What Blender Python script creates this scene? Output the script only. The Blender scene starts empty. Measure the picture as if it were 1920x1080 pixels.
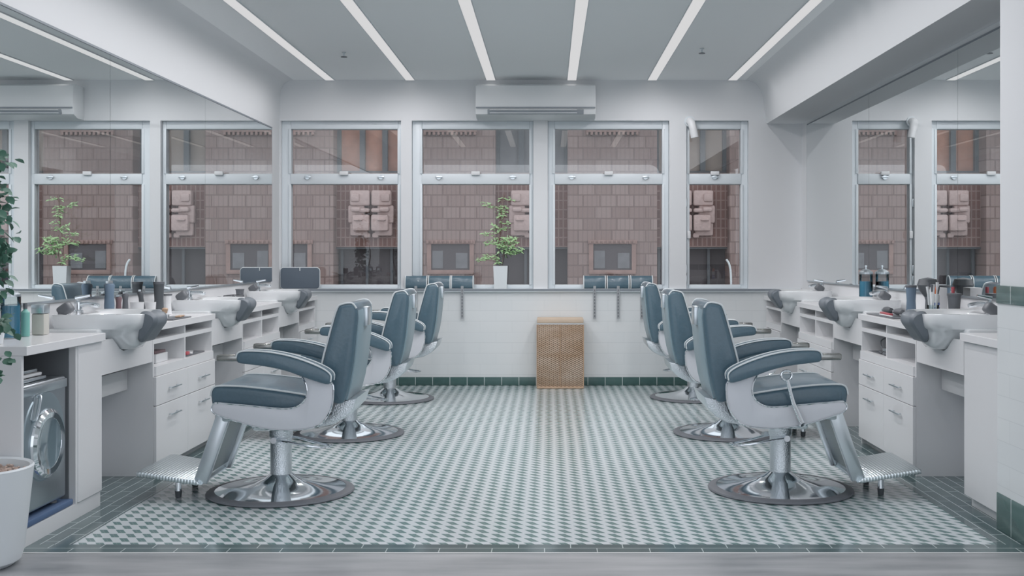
import bpy, bmesh, math, random
from math import pi, sin, cos, radians as R
from mathutils import Vector, Matrix
S = bpy.context.scene
COL = S.collection
# ------------------------------------------------------------------ camera
EYE = 1.2225; D = 10.25; U = 0.005; VX, VY = 1030.0, 478.0
cam = bpy.data.cameras.new('camera'); camo = bpy.data.objects.new('camera', cam); COL.objects.link(camo)
camo.location = (0, 0, EYE); camo.rotation_euler = (pi/2, 0, 0)
cam.sensor_width = 36; cam.lens = D/U/1920*36
cam.shift_x = (960-VX)/1920; cam.shift_y = -(540-VY)/1920
cam.clip_end = 200
S.camera = camo
# ------------------------------------------------------------------ world, exposure
W = bpy.data.worlds.new('world'); S.world = W; W.use_nodes = True
bg = W.node_tree.nodes['Background']; bg.inputs[0].default_value = (0.90, 0.95, 1.03, 1); bg.inputs[1].default_value = 1.25
S.view_settings.view_transform = 'Standard'; S.view_settings.look = 'None'
S.view_settings.gamma = 1; S.view_settings.exposure = 0.0; S.view_settings.use_curve_mapping = False
S.cycles.max_bounces = 14; S.cycles.diffuse_bounces = 8; S.cycles.glossy_bounces = 6; S.cycles.transparent_max_bounces = 12
S.cycles.use_denoising = True; S.cycles.sample_clamp_indirect = 6; S.cycles.caustics_reflective = False
random.seed(4)
SPOT_W = 5.2   # power of each unseen spot added under a linear ceiling light

# ------------------------------------------------------------------ materials
def srgb(c):
    return tuple((v/255/12.92 if v/255 <= .04045 else ((v/255+.055)/1.055)**2.4) for v in c)
def mat(name, col, rough=.5, metal=0., spec=.5, bump=None, var=0., coat=0.):
    m = bpy.data.materials.new(name); m.use_nodes = True; nt = m.node_tree; b = nt.nodes['Principled BSDF']
    b.inputs['Base Color'].default_value = (*col, 1); b.inputs['Roughness'].default_value = rough
    b.inputs['Metallic'].default_value = metal; b.inputs['Specular IOR Level'].default_value = spec
    b.inputs['Coat Weight'].default_value = coat; b.inputs['Coat Roughness'].default_value = .08
    g = nt.nodes.new('ShaderNodeNewGeometry')
    if bump or var:
        n = nt.nodes.new('ShaderNodeTexNoise'); n.inputs['Scale'].default_value = bump[0] if bump else 6
        n.inputs['Detail'].default_value = 3
        nt.links.new(g.outputs['Position'], n.inputs['Vector'])
        if bump:
            bp = nt.nodes.new('ShaderNodeBump'); bp.inputs['Strength'].default_value = bump[1]; bp.inputs['Distance'].default_value = bump[2]
            nt.links.new(n.outputs[0], bp.inputs['Height']); nt.links.new(bp.outputs[0], b.inputs['Normal'])
        if var:
            mx = nt.nodes.new('ShaderNodeMix'); mx.data_type = 'RGBA'
            mx.inputs[6].default_value = (*[c*(1-var) for c in col], 1); mx.inputs[7].default_value = (*[min(1, c*(1+var)) for c in col], 1)
            nt.links.new(n.outputs[0], mx.inputs[0]); nt.links.new(mx.outputs[2], b.inputs['Base Color'])
    return m
def emis(name, col, s):
    m = bpy.data.materials.new(name); m.use_nodes = True; nt = m.node_tree; nt.nodes.clear()
    e = nt.nodes.new('ShaderNodeEmission'); o = nt.nodes.new('ShaderNodeOutputMaterial')
    e.inputs[0].default_value = (*col, 1); e.inputs[1].default_value = s; nt.links.new(e.outputs[0], o.inputs[0]); return m
def glassmat(name, tint=(1, 1, 1), refl=1.0):
    m = bpy.data.materials.new(name); m.use_nodes = True; nt = m.node_tree; nt.nodes.clear()
    t = nt.nodes.new('ShaderNodeBsdfTransparent'); g = nt.nodes.new('ShaderNodeBsdfGlossy'); mx = nt.nodes.new('ShaderNodeMixShader')
    f = nt.nodes.new('ShaderNodeFresnel'); f.inputs[0].default_value = 1.5; o = nt.nodes.new('ShaderNodeOutputMaterial')
    k = nt.nodes.new('ShaderNodeMath'); k.operation = 'MULTIPLY'; k.inputs[1].default_value = refl; k.use_clamp = True
    g.inputs['Roughness'].default_value = 0.0; t.inputs[0].default_value = (*tint, 1)
    nt.links.new(f.outputs[0], k.inputs[0]); nt.links.new(k.outputs[0], mx.inputs[0]); nt.links.new(t.outputs[0], mx.inputs[1]); nt.links.new(g.outputs[0], mx.inputs[2]); nt.links.new(mx.outputs[0], o.inputs[0])
    return m
class NT:
    """tiny node-math helper"""
    def __init__(s, name):
        s.m = bpy.data.materials.new(name); s.m.use_nodes = True; s.t = s.m.node_tree; s.b = s.t.nodes['Principled BSDF']
        g = s.t.nodes.new('ShaderNodeNewGeometry'); x = s.t.nodes.new('ShaderNodeSeparateXYZ'); s.t.links.new(g.outputs['Position'], x.inputs[0])
        s.pos = g.outputs['Position']; s.x, s.y, s.z = x.outputs
    def put(s, v, i):
        if hasattr(v, 'is_linked'): s.t.links.new(v, i)
        else: i.default_value = v
    def f(s, op, a, b=0., c=0.):
        n = s.t.nodes.new('ShaderNodeMath'); n.operation = op; s.put(a, n.inputs[0]); s.put(b, n.inputs[1]); s.put(c, n.inputs[2]); return n.outputs[0]
    def comb(s, a, b, c=0.):
        n = s.t.nodes.new('ShaderNodeCombineXYZ'); s.put(a, n.inputs[0]); s.put(b, n.inputs[1]); s.put(c, n.inputs[2]); return n.outputs[0]
    def mix(s, f, a, b):
        n = s.t.nodes.new('ShaderNodeMix'); n.data_type = 'RGBA'; s.put(f, n.inputs[0])
        for v, i in ((a, 6), (b, 7)): s.put(v if hasattr(v, 'is_linked') else (*v, 1), n.inputs[i])
        return n.outputs[2]
    def noise(s, v, sc, det=2.):
        n = s.t.nodes.new('ShaderNodeTexNoise'); s.t.links.new(v, n.inputs['Vector']); n.inputs['Scale'].default_value = sc; n.inputs['Detail'].default_value = det; return n.outputs[0]
    def brick(s, v, w, h, mortar, c1, c2, cm, off=.5, sq=1.):
        n = s.t.nodes.new('ShaderNodeTexBrick'); s.t.links.new(v, n.inputs['Vector']); n.offset = off; n.squash = sq
        n.inputs['Scale'].default_value = 1; n.inputs['Brick Width'].default_value = w; n.inputs['Row Height'].default_value = h
        n.inputs['Mortar Size'].default_value = mortar; n.inputs['Mortar Smooth'].default_value = .1; n.inputs['Bias'].default_value = 0
        n.inputs['Color1'].default_value = (*c1, 1); n.inputs['Color2'].default_value = (*c2, 1); n.inputs['Mortar'].default_value = (*cm, 1); return n
    def bump(s, h, st, dist):
        n = s.t.nodes.new('ShaderNodeBump'); n.inputs['Strength'].default_value = st; n.inputs['Distance'].default_value = dist; s.t.links.new(h, n.inputs['Height']); s.t.links.new(n.outputs[0], s.b.inputs['Normal'])
    def out(s, col, rough=.5, spec=.5):
        s.put(col if hasattr(col, 'is_linked') else (*col, 1), s.b.inputs['Base Color']); s.put(rough, s.b.inputs['Roughness']); s.b.inputs['Specular IOR Level'].default_value = spec; return s.m

M = {}
M['wall'] = mat('wall_paint', (.76, .772, .785), .75, spec=.2)
M['ceil'] = mat('ceiling_paint', (.91, .925, .93), .7)
M['frame'] = mat('window_paint', (.74, .79, .82), .35)
M['cab'] = mat('white_laminate', (.76, .765, .775), .35)
M['cabedge'] = mat('laminate_edge', (.62, .63, .65), .4)
M['cabin'] = mat('grey_carcass', (.68, .68, .72), .5)
M['top'] = mat('worktop', (.80, .80, .81), .25)
M['porc'] = mat('porcelain', (.80, .82, .83), .12, coat=.4)
M['teal'] = mat('teal_leather', (.090, .155, .198), .28, bump=(60, .1, .01), var=.12, coat=.35)
M['pipe'] = mat('pale_piping', (.75, .79, .80), .4)
M['enamel'] = mat('white_enamel', (.74, .75, .79), .25)
M['chrome'] = mat('chrome', (.78, .81, .84), .07, 1.)
M['brush'] = mat('brushed_chrome', (.72, .76, .79), .28, 1., bump=(160, .5, .01))
M['satin'] = mat('satin_metal', (.66, .71, .74), .3, 1.)
M['bronze'] = mat('olive_metal', (.33, .335, .32), .2, 1.)
M['rubber'] = mat('grey_rubber', (.17, .18, .20), .5)
M['dark'] = mat('dark_plastic', (.14, .15, .165), .4)
M['black'] = mat('black_plastic', (.09, .10, .11), .35)
M['neck'] = mat('neck_rest_rubber', (.16, .185, .21), .4)
M['niche'] = mat('niche_shade', (.20, .215, .23), .7)  # shade inside the washer bay, put into the colour
M['mirror'] = mat('mirror_silver', (.93, .955, .955), 0.0, 1.)
M['glass'] = glassmat('window_glass', (.97, .985, .98), 1.0)
M['glass2'] = glassmat('upper_window_glass', (.97, .985, .98), 4.0)
M['clear'] = glassmat('clear_glass', (.9, .95, .96), 1.2)
M['line'] = mat('dark_trim', (.22, .25, .28), .4)
M['lamp'] = emis('lamp_diffuser', (1, 1, 1.01), .67)
M['housing'] = mat('lamp_housing', (.7, .72, .74), .5)
M['acw'] = mat('ac_white', (.80, .82, .83), .3)
M['acd'] = mat('ac_slot', (.28, .31, .34), .5)
M['blue'] = mat('blue_liquid', (.12, .43, .64), .15)
M['bluemat'] = mat('blue_mat', (.09, .15, .27), .6)
M['white'] = mat('white_plastic', (.78, .79, .8), .35)
M['red'] = mat('red_plastic', (.50, .10, .12), .35)
M['orange'] = mat('orange_plastic', (.75, .22, .10), .4)
M['labelblue'] = mat('blue_label', (.14, .22, .55), .4)
M['green'] = mat('mint_plastic', (.22, .52, .46), .35)
M['tan'] = mat('tan_wood', (.55, .38, .26), .5, var=.2)
M['brown'] = mat('brown_plastic', (.20, .13, .14), .4)
M['slateblue'] = mat('slate_blue_plastic', (.16, .23, .31), .4)
M['beige'] = mat('beige_liquid', (.58, .57, .52), .3)
M['leafd'] = mat('dark_leaf', (.085, .20, .145), .45, var=.6)
M['leafl'] = mat('light_leaf', (.44, .66, .36), .5, var=.3)
M['stem'] = mat('stem_brown', (.22, .16, .13), .6)
M['pink'] = mat('pink_petal', (.72, .46, .44), .5)
M['pot'] = mat('pot_white', (.74, .78, .80), .4)
M['pebble'] = mat('pebble', (.55, .42, .36), .7, bump=(90, .8, .02), var=.35)
M['stainless'] = mat('stainless', (.50, .54, .57), .32, 1., bump=(9, .06, .05))
M['slate'] = mat('slate_panel', (.10, .13, .165), .5)
M['dglass'] = mat('porthole_glass', (.16, .22, .25), .05, coat=1.)

def tile_white():
    n = NT('white_subway_tile'); v = n.comb(n.f('ADD', n.x, n.y), n.z)
    b = n.brick(v, .30, .10, .0018, (.77, .80, .81), (.79, .815, .82), (.70, .73, .74))
    n.bump(n.f('SUBTRACT', 1., b.outputs[1]), .15, .002); return n.out(b.outputs[0], .22)
def tile_green():
    n = NT('green_wall_tile'); v = n.comb(n.f('ADD', n.f('ADD', n.x, n.y), .06), n.f('ADD', n.z, 10.0))
    b = n.brick(v, .1615, 50., .0028, (.042, .105, .10), (.06, .135, .125), (.62, .68, .68), 0.)
    nz = n.noise(n.pos, 14, 3)
    c = n.mix(n.f('MULTIPLY', nz, .5), b.outputs[0], (.13, .20, .19)); c = n.mix(b.outputs[1], c, (.60, .66, .66))
    return n.out(c, .15)
def floor_mat():
    n = NT('patterned_floor_tile'); P = .0727
    xs = n.f('DIVIDE', n.x, P); ys = n.f('DIVIDE', n.y, P)
    v = n.f('FRACT', ys); w = n.f('FRACT', n.f('ADD', xs, n.f('MULTIPLY', v, .60)))
    g = n.f('MULTIPLY', n.f('LESS_THAN', w, .47), n.f('MULTIPLY', n.f('GREATER_THAN', v, .11), n.f('LESS_THAN', v, .89)))
    nz = n.noise(n.comb(n.f('FLOOR', xs), n.f('FLOOR', ys)), .83, 1)
    gc = n.mix(nz, (.085, .19, .18), (.17, .26, .255))
    wc = n.mix(n.noise(n.pos, 1.2, 2), (.60, .66, .68), (.65, .70, .72))
    c = n.mix(g, wc, gc)
    # grout hair lines across the white strips
    d = n.f('ABSOLUTE', n.f('SUBTRACT', n.f('FRACT', n.f('ADD', w, .29)), .5)); gl = n.f('MULTIPLY', n.f('LESS_THAN', d, .02), .25)
    c = n.mix(gl, c, (.5, .56, .57))
    return n.out(c, .22)
def border_mat(along):
    n = NT('green_brick_border_' + along)
    a, b_ = (n.x, n.y) if along == 'x' else (n.y, n.x)
    v = n.comb(n.f('ADD', a, .02), n.f('ADD', b_, 10 + (.05 if along == 'y' else -.0086)))
    b = n.brick(v, .218, .0627, .0022, (.07, .11, .12), (.10, .145, .15), (.46, .52, .53))
    nz = n.noise(n.pos, 5, 3); c = n.mix(n.f('MULTIPLY', nz, .35), b.outputs[0], (.20, .27, .27)); c = n.mix(b.outputs[1], c, (.52, .59, .59))
    return n.out(c, .14)
def concrete():
    n = NT('polished_concrete'); a = n.noise(n.comb(n.f('MULTIPLY', n.x, .5), n.f('MULTIPLY', n.y, 3.)), 3.5, 7)
    a = n.f('MULTIPLY_ADD', a, 2.2, -.6); n.t.nodes[-1].use_clamp = True
    c = n.mix(a, (.18, .195, .21), (.44, .445, .455)); c2 = n.mix(n.noise(n.pos, 14, 4), c, (.38, .385, .39))
    m = n.out(n.mix(.5, c, c2), .35); return m
def pier_mat():
    n = NT('pink_stone_blocks'); v = n.comb(n.x, n.z)
    b = n.brick(v, .36, .25, .015, (.23, .145, .128), (.33, .235, .215), (.165, .10, .088), .3)
    s = n.f('FRACT', n.f('MULTIPLY', n.x, 10)); st = n.f('MULTIPLY', n.f('LESS_THAN', s, .25), .35)
    c = n.mix(st, b.outputs[0], (.13, .085, .08)); nz = n.noise(v, 1.1, 4)
    c = n.mix(n.f('MULTIPLY', nz, .45), c, (.28, .225, .21)); return n.out(c, .8)
def recess_mat():
    n = NT('red_narrow_tile'); v = n.comb(n.x, n.z)
    b = n.brick(v, .10, .20, .014, (.175, .085, .07), (.23, .11, .09), (.32, .215, .19), 0.)
    c = n.mix(n.f('MULTIPLY', n.noise(v, 2, 4), .5), b.outputs[0], (.09, .065, .065)); return n.out(c, .7)
def wicker():
    n = NT('wicker_weave'); ph = n.f('MULTIPLY', n.z, 2*pi/.018); ph2 = n.f('MULTIPLY', n.f('ADD', n.x, n.y), 2*pi/.036)
    h = n.f('MULTIPLY', n.f('SINE', n.f('ADD', ph, n.f('MULTIPLY', n.f('GREATER_THAN', n.f('SINE', ph2), 0.), pi))), n.f('ABSOLUTE', n.f('SINE', n.f('MULTIPLY', ph2, 1.))))
    nz = n.noise(n.comb(0., n.z, n.f('MULTIPLY', n.x, .3)), 7, 3)
    nz = n.f('MULTIPLY_ADD', nz, 2.4, -.7); n.t.nodes[-1].use_clamp = True
    c = n.mix(nz, (.48, .31, .19), (.72, .58, .47)); c = n.mix(n.f('MULTIPLY', n.f('LESS_THAN', h, -.3), .75), c, (.24, .14, .085))
    n.bump(h, .9, .006); return n.out(c, .6)
def ribbed():
    n = NT('ribbed_plate'); h = n.f('SINE', n.f('MULTIPLY', n.y, 2*pi/.016))
    h2 = n.f('SINE', n.f('ADD', n.f('MULTIPLY', n.x, 2*pi/.015), n.f('MULTIPLY', h, 1.2)))
    n.bump(h2, .35, .0015); n.b.inputs['Metallic'].default_value = 1.; c = n.mix(n.f('MULTIPLY_ADD', h2, .5, .5), (.50, .56, .58), (.74, .80, .82)); return n.out(c, .28)
M['tilew'] = tile_white(); M['tileg'] = tile_green(); M['floor'] = floor_mat(); M['bordx'] = border_mat('x'); M['bordy'] = border_mat('y')
M['conc'] = concrete(); M['pier'] = pier_mat(); M['recess'] = recess_mat(); M['wicker'] = wicker(); M['ribbed'] = ribbed()
M['stone'] = mat('carved_stone', (.50, .37, .345), .8, bump=(14, .4, .05), var=.15)
M['fdark'] = mat('facade_dark_glass', (.10, .085, .09), .6, spec=.2)
M['forange'] = mat('facade_glow_orange', (.42, .19, .125), .6, var=.35)  # glow of the lit rooms painted as an orange base colour
M['fgrey'] = mat('facade_room_grey', (.17, .165, .175), .6, var=.3)
M['ftan'] = mat('facade_room_tan', (.30, .235, .20), .6, var=.2)
M['fframe'] = mat('facade_frame', (.09, .095, .105), .5)
M['fdent'] = mat('facade_dentil', (.30, .19, .165), .7, var=.35)
M['asphalt'] = mat('asphalt', (.12, .12, .12), .9)

# ------------------------------------------------------------------ mesh helper
def catmull(pts, n=4, closed=True):
    out = []; N = len(pts); rng = range(N if closed else N-1)
    for i in rng:
        g = (lambda k: Vector(pts[k % N])) if closed else (lambda k: Vector(pts[max(0, min(N-1, k))]))
        p0, p1, p2, p3 = g(i-1), g(i), g(i+1), g(i+2)
        for j in range(n):
            t = j/n
            out.append(.5*((2*p1)+(-p0+p2)*t+(2*p0-5*p1+4*p2-p3)*t*t+(-p0+3*p1-3*p2+p3)*t*t*t))
    if not closed: out.append(Vector(pts[-1]))
    return [tuple(v) for v in out]
class MB:
    def __init__(s): s.bm = bmesh.new()
    def _add(s, t):
        me = bpy.data.meshes.new('t'); t.to_mesh(me); t.free(); s.bm.from_mesh(me); bpy.data.meshes.remove(me); return s
    def box(s, a, b, bev=0, seg=2, rot=None, about=None):
        a, b = Vector(a), Vector(b); t = bmesh.new(); bmesh.ops.create_cube(t, size=1)
        bmesh.ops.transform(t, matrix=Matrix.Translation((a+b)/2) @ Matrix.Diagonal((*[max(abs(v), 1e-5) for v in (b-a)], 1)), verts=t.verts)
        if bev: bmesh.ops.bevel(t, geom=t.edges[:], offset=bev, segments=seg, profile=.5, affect='EDGES', clamp_overlap=True)
        if rot is not None:
            c = Vector(about) if about else (a+b)/2
            bmesh.ops.transform(t, matrix=Matrix.Translation(c) @ rot @ Matrix.Translation(-c), verts=t.verts)
        return s._add(t)
    def prism(s, prof, lo, hi, axis='y', bev=0, seg=3):
        """prof: 2-D outline; axis y -> (x,z) outline extruded along y; x -> (y,z); z -> (x,y)"""
        t = bmesh.new()
        def P(p, h): return {'y': (p[0], h, p[1]), 'x': (h, p[0], p[1]), 'z': (p[0], p[1], h)}[axis]
        A = [t.verts.new(P(p, lo)) for p in prof]; B = [t.verts.new(P(p, hi)) for p in prof]; n = len(prof)
        fa = t.faces.new(A[::-1]); fb = t.faces.new(B)
        for i in range(n): t.faces.new((A[i], A[(i+1) % n], B[(i+1) % n], B[i]))
        bmesh.ops.recalc_face_normals(t, faces=t.faces[:])
        if bev: bmesh.ops.bevel(t, geom=list(fa.edges)+list(fb.edges), offset=bev, segments=seg, profile=.5, affect='EDGES', clamp_overlap=False)
        return s._add(t)
    def lathe(s, prof, c=(0, 0, 0), seg=32, axis='z', cap=True):
        t = bmesh.new(); rings = []; c = Vector(c)
        for r, h in prof:
            ring = []
            for k in range(seg):
                a = 2*pi*k/seg
                p = {'z': (r*cos(a), r*sin(a), h), 'x': (h, r*cos(a), r*sin(a)), 'y': (r*cos(a), h, r*sin(a))}[axis]
                ring.append(t.verts.new(c+Vector(p)))
            rings.append(ring)
        for a, b in zip(rings, rings[1:]):
            for k in range(seg): t.faces.new((a[k], a[(k+1) % seg], b[(k+1) % seg], b[k]))
        if cap:
            t.faces.new(rings[0]); t.faces.new(rings[-1])
        bmesh.ops.recalc_face_normals(t, faces=t.faces[:]); return s._add(t)
    def loft(s, rings, cap=True):
        t = bmesh.new(); rr = [[t.verts.new(p) for p in r] for r in rings]; n = len(rings[0])
        for a, b in zip(rr, rr[1:]):
            for k in range(n): t.faces.new((a[k], a[(k+1) % n], b[(k+1) % n], b[k]))
        if cap: t.faces.new(rr[0]); t.faces.new(rr[-1])
        bmesh.ops.recalc_face_normals(t, faces=t.faces[:]); return s._add(t)
    def tube(s, pts, r, seg=8, closed=False):
        pts = [Vector(p) for p in pts]; n = len(pts); rings = []; up = Vector((0, 0, 1)); prev = None
        for i, p in enumerate(pts):
            d = (pts[(i+1) % n]-pts[i-1]) if closed else (pts[min(i+1, n-1)]-pts[max(i-1, 0)])
            d.normalize()
            if prev is None:
                a = d.cross(up); a = a if a.length > .05 else d.cross(Vector((1, 0, 0)))
            else: a = prev - d*prev.dot(d)
            a.normalize(); prev = a; b = d.cross(a)
            rr = r[i] if isinstance(r, (list, tuple)) else r
            rings.append([p+a*rr*cos(2*pi*k/seg)+b*rr*sin(2*pi*k/seg) for k in range(seg)])
        if closed: rings.append(rings[0])
        return s.loft(rings, not closed)
    def face(s, pts):
        s.bm.faces.new([s.bm.verts.new(p) for p in pts]); return s
    def build(s, name, m, parent=None, ang=35):
        me = bpy.data.meshes.new(name); bm = s.bm
        for f in bm.faces: f.smooth = True
        for e in bm.edges:
            if len(e.link_faces) == 2: e.smooth = e.calc_face_angle(9) < R(ang)
            else: e.smooth = False
        bm.to_mesh(me); bm.free(); me.materials.append(M[m] if isinstance(m, str) else m)
        o = bpy.data.objects.new(name, me); COL.objects.link(o)
        if parent: o.parent = parent
        return o
def tag(o, label=None, cat=None, group=None, kind=None):
    for k, v in (('label', label), ('category', cat), ('group', group), ('kind', kind)):
        if v: o[k] = v
    return o
def empty(name, loc, label, cat, group=None, rz=0):
    o = bpy.data.objects.new(name, None); COL.objects.link(o); o.location = loc; o.rotation_euler = (0, 0, rz); o.empty_display_size = .1
    return tag(o, label, cat, group)
def copy_tree(o, parent=None):
    c = o.copy(); COL.objects.link(c); c.parent = parent
    for ch in list(o.children): copy_tree(ch, c)
    return c
def struct(o): return tag(o, kind='structure')
def rz(a): return Matrix.Rotation(a, 4, 'Z')
def rx(a): return Matrix.Rotation(a, 4, 'X')
def ry(a): return Matrix.Rotation(a, 4, 'Y')
def X(px, r): return (px-VX)*U/r
def Z(py, r): return EYE-(py-VY)*U/r

# ------------------------------------------------------------------ room shell
LM, RM = -2.5175, 2.355          # mirror faces
CEIL = 2.8625; YF = 0.8; CW = .33
FRONT = 4.49
struct(MB().box((LM-.02, FRONT, -.05), (RM+.02, D, 0)).build('floor', 'floor'))
struct(MB().box((-6, -.6, -.05), (5, FRONT-.012, 0)).build('floor', 'conc'))
struct(MB().box((LM-.02, FRONT, 0), (RM+.02, 4.615, .0008)).build('floor', 'bordx'))
struct(MB().box((LM-.02, 4.6152, 0), (-2.013, D-.002, .0008)).build('floor', 'bordy'))
struct(MB().box((1.887, 4.6152, 0), (RM+.02, D-.002, .0008)).build('floor', 'bordy'))
struct(MB().box((-6, FRONT-.012, -.05), (5, FRONT, .002)).build('trim_1', mat('threshold_strip', (.66, .66, .66), .4)))
struct(MB().box((-6, YF, CEIL), (5, D+.3, CEIL+.12)).build('ceiling', 'ceil'))
# left wall with a soft cove at its top
wl = [(LM-.012, 0), (LM-.012, 2.70), (LM-.005, 2.755), (LM+.012, 2.80), (LM+.04, 2.835), (LM+.08, 2.855), (LM+.12, CEIL), (LM-.15, CEIL), (LM-.15, 0)]
struct(MB().prism(wl, YF, D, 'y').build('wall_left', 'wall'))
# right wall and the dropped soffit over the mirrors
struct(MB().box((RM+.012, 3.0, 0), (RM+.15, D, CEIL)).build('wall_right', 'wall'))
so = [(RM+.012, 2.4525), (2.035, 2.4525), (2.022, 2.55), (2.005, 2.70), (1.985, 2.765), (1.95, 2.815), (1.90, 2.848), (1.84, CEIL), (RM+.012, CEIL)]
struct(MB().prism(so, YF, D, 'y').build('trim_2', 'wall'))
# near pilaster on the right with its tile skirt
struct(MB().box((2.012, 3.0, 1.087), (RM+.01, 4.88, 2.4525)).build('wall_right', 'wall'))
struct(MB().box((2.0, 3.0, .165), (RM+.01, 4.88, 1.007)).build('wall_right', 'tilew'))
struct(MB().box((1.994, 3.0, 1.007), (RM+.01, 4.882, 1.087), .003).build('trim_3', 'tileg'))
struct(MB().box((1.996, 3.0, 0.001), (RM+.01, 4.882, .165), .003).build('baseboard_right', 'tileg'))

# back wall: opening columns in px at the wall plane
cols = [(-460, -260), (-203, 3), (52, 255)]
WIN = [(543, 745), (790, 993), (1040, 1243), (1293, 1391)]
WINF = [(526, 752), (772, 1000), (1027, 1255), (1287, 1404)]      # structural openings
zt, zb = Z(226, 1), Z(541, 1)
b = MB(); xs = [LM-.15]
for a, c in WINF: xs += [X(a, 1), X(c, 1)]
xs.append(RM+.15)
for i in range(0, len(xs), 2): b.box((xs[i], D, zb), (xs[i+1], D+.22, zt))
b.box((LM-.15, D, zt), (RM+.15, D+.22, CEIL+.1))
struct(b.build('wall_back', 'wall'))
struct(MB().box((LM-.15, D, 0), (RM+.15, D+.22, zb-.03)).build('wall_back', 'tilew'))
struct(MB().box((LM, D-.035, zb-.03), (RM, D+.12, zb), .004).build('trim_4', 'frame'))
struct(MB().box((LM, D-.0385, zb-.020), (RM, D-.0355, zb-.003)).build('trim_5', 'line'))
struct(MB().box((LM+.001, D-.012, .001), (RM, D, .078), .002).build('baseboard_back', 'tileg'))
for i, ((a, c), (g0, g1)) in enumerate(zip(WINF, WIN)):
    w = empty(f'window_{i+1}', (0, 0, 0), None, None); w['kind'] = 'structure'
    x0, x1, gx0, gx1 = X(a, 1)+.001, X(c, 1)-.001, X(g0, 1), X(g1, 1)
    yf = D+.05
    f = MB()
    zc0, zc1 = Z(345, 1), Z(325, 1); ztop = Z(241, 1); zbot = Z(534, 1)
    f.box((x0, yf, zb), (gx0, yf+.09, zt), .006).box((gx1, yf, zb), (x1, yf+.09, zt), .006)
    f.box((gx0, yf, ztop), (gx1, yf+.09, zt), .006).box((gx0, yf, zb), (gx1, yf+.09, zbot), .005)
    f.box((gx0, yf-.012, zc0), (gx1, yf+.09, zc1), .006)
    # stepped inner sash
    for (za, zz) in ((zc1, ztop), (zbot, zc0)):
        f.box((gx0-.02, yf-.012, za), (gx0+.004, yf+.06, zz), .003).box((gx1-.004, yf-.012, za), (gx1+.02, yf+.06, zz), .003)
    f.build('window_frame', 'frame', w)
    MB().box((gx0, yf+.06, zc1), (gx1, yf+.066, ztop)).build('upper_pane', 'glass2', w)
    MB().box((gx0, yf+.06, zbot), (gx1, yf+.066, zc0)).build('lower_pane', 'glass', w)
    xm = (gx0+gx1)/2 if i != 3 else X(1341, 1)
    MB().box((xm-.04, yf-.04, Z(328, 1)), (xm+.04, yf-.013, Z(321, 1)), .004).build('latch', 'white', w)
    hx = [gx0+.16, gx1-.16] if i != 3 else [xm]
    for h in hx:
        k = MB().lathe([(.0, 0), (.022, 0), (.022, -.012), (0, -.012)], (h, yf-.012, Z(332, 1)), 12, 'y', False)
        k.box((h-.03, yf-.034, Z(333, 1)), (h+.035, yf-.024, Z(330, 1)), .003); k.build('handle', 'satin', w)
    if i == 3:
        for py in (380, 505, 525): MB().box((gx0-.035, yf-.02, Z(py+8, 1)), (gx0-.02, yf-.001, Z(py-8, 1)), .003).build('hinge', 'satin', w)
        MB().box((gx0-.02, yf-.035, Z(447, 1)), (gx0+.012, yf-.013, Z(433, 1)), .004).build('catch', 'white', w)

# ------------------------------------------------------------------ mirrors
def mirror(side, panels, ztop, where):
    for k, (r0, r1, lab) in enumerate(panels):
        y0, y1 = D/r0+.0015, D/r1-.0015; zb_ = .9925
        x0, x1 = (LM-.006, LM) if side < 0 else (RM, RM+.006)
        o = empty('wall_mirror', ((x0+x1)/2, (y0+y1)/2, zb_), lab, 'mirror', 'frameless mirror panels on the '+where+' wall')
        cx = (x0+x1)/2; cy = (y0+y1)/2
        MB().box((x0-cx, y0-cy, 0), (x1-cx, y1-cy, ztop-zb_)).build('mirror_glass', 'mirror', o)
        MB().box((x0-cx, y0-cy, ztop-zb_), (x1-cx+.004*(-side), y1-cy, ztop-zb_+.012)).build('top_rail', 'line', o)
        s_ = 1 if side > 0 else -1
        MB().box((-.003, y0-cy, -.012), (.003, y1-cy, 0)).build('bottom_rail', 'satin', o)
        if k == 2: MB().box((-.003, y1-cy, -.012), (.003, y1-cy+.006, ztop-zb_+.012)).build('end_rail', 'line', o)
mirror(-1, [(2.262, 1.635, 'tall mirror panel on the left wall nearest the leafy floor plant'), (1.635, 1.281, 'middle mirror panel on the left wall, above the second worktop'), (1.281, 1.033, 'last mirror panel on the left wall, beside the windows')], 2.37, 'left')
mirror(1, [(2.098, 1.626, 'mirror panel on the right wall next to the near tiled pilaster'), (1.626, 1.272, 'middle mirror panel on the right wall behind the two blue liquid jars'), (1.272, 1.0255, 'last mirror panel on the right wall, beside the white end wall')], 2.407, 'right')

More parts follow.
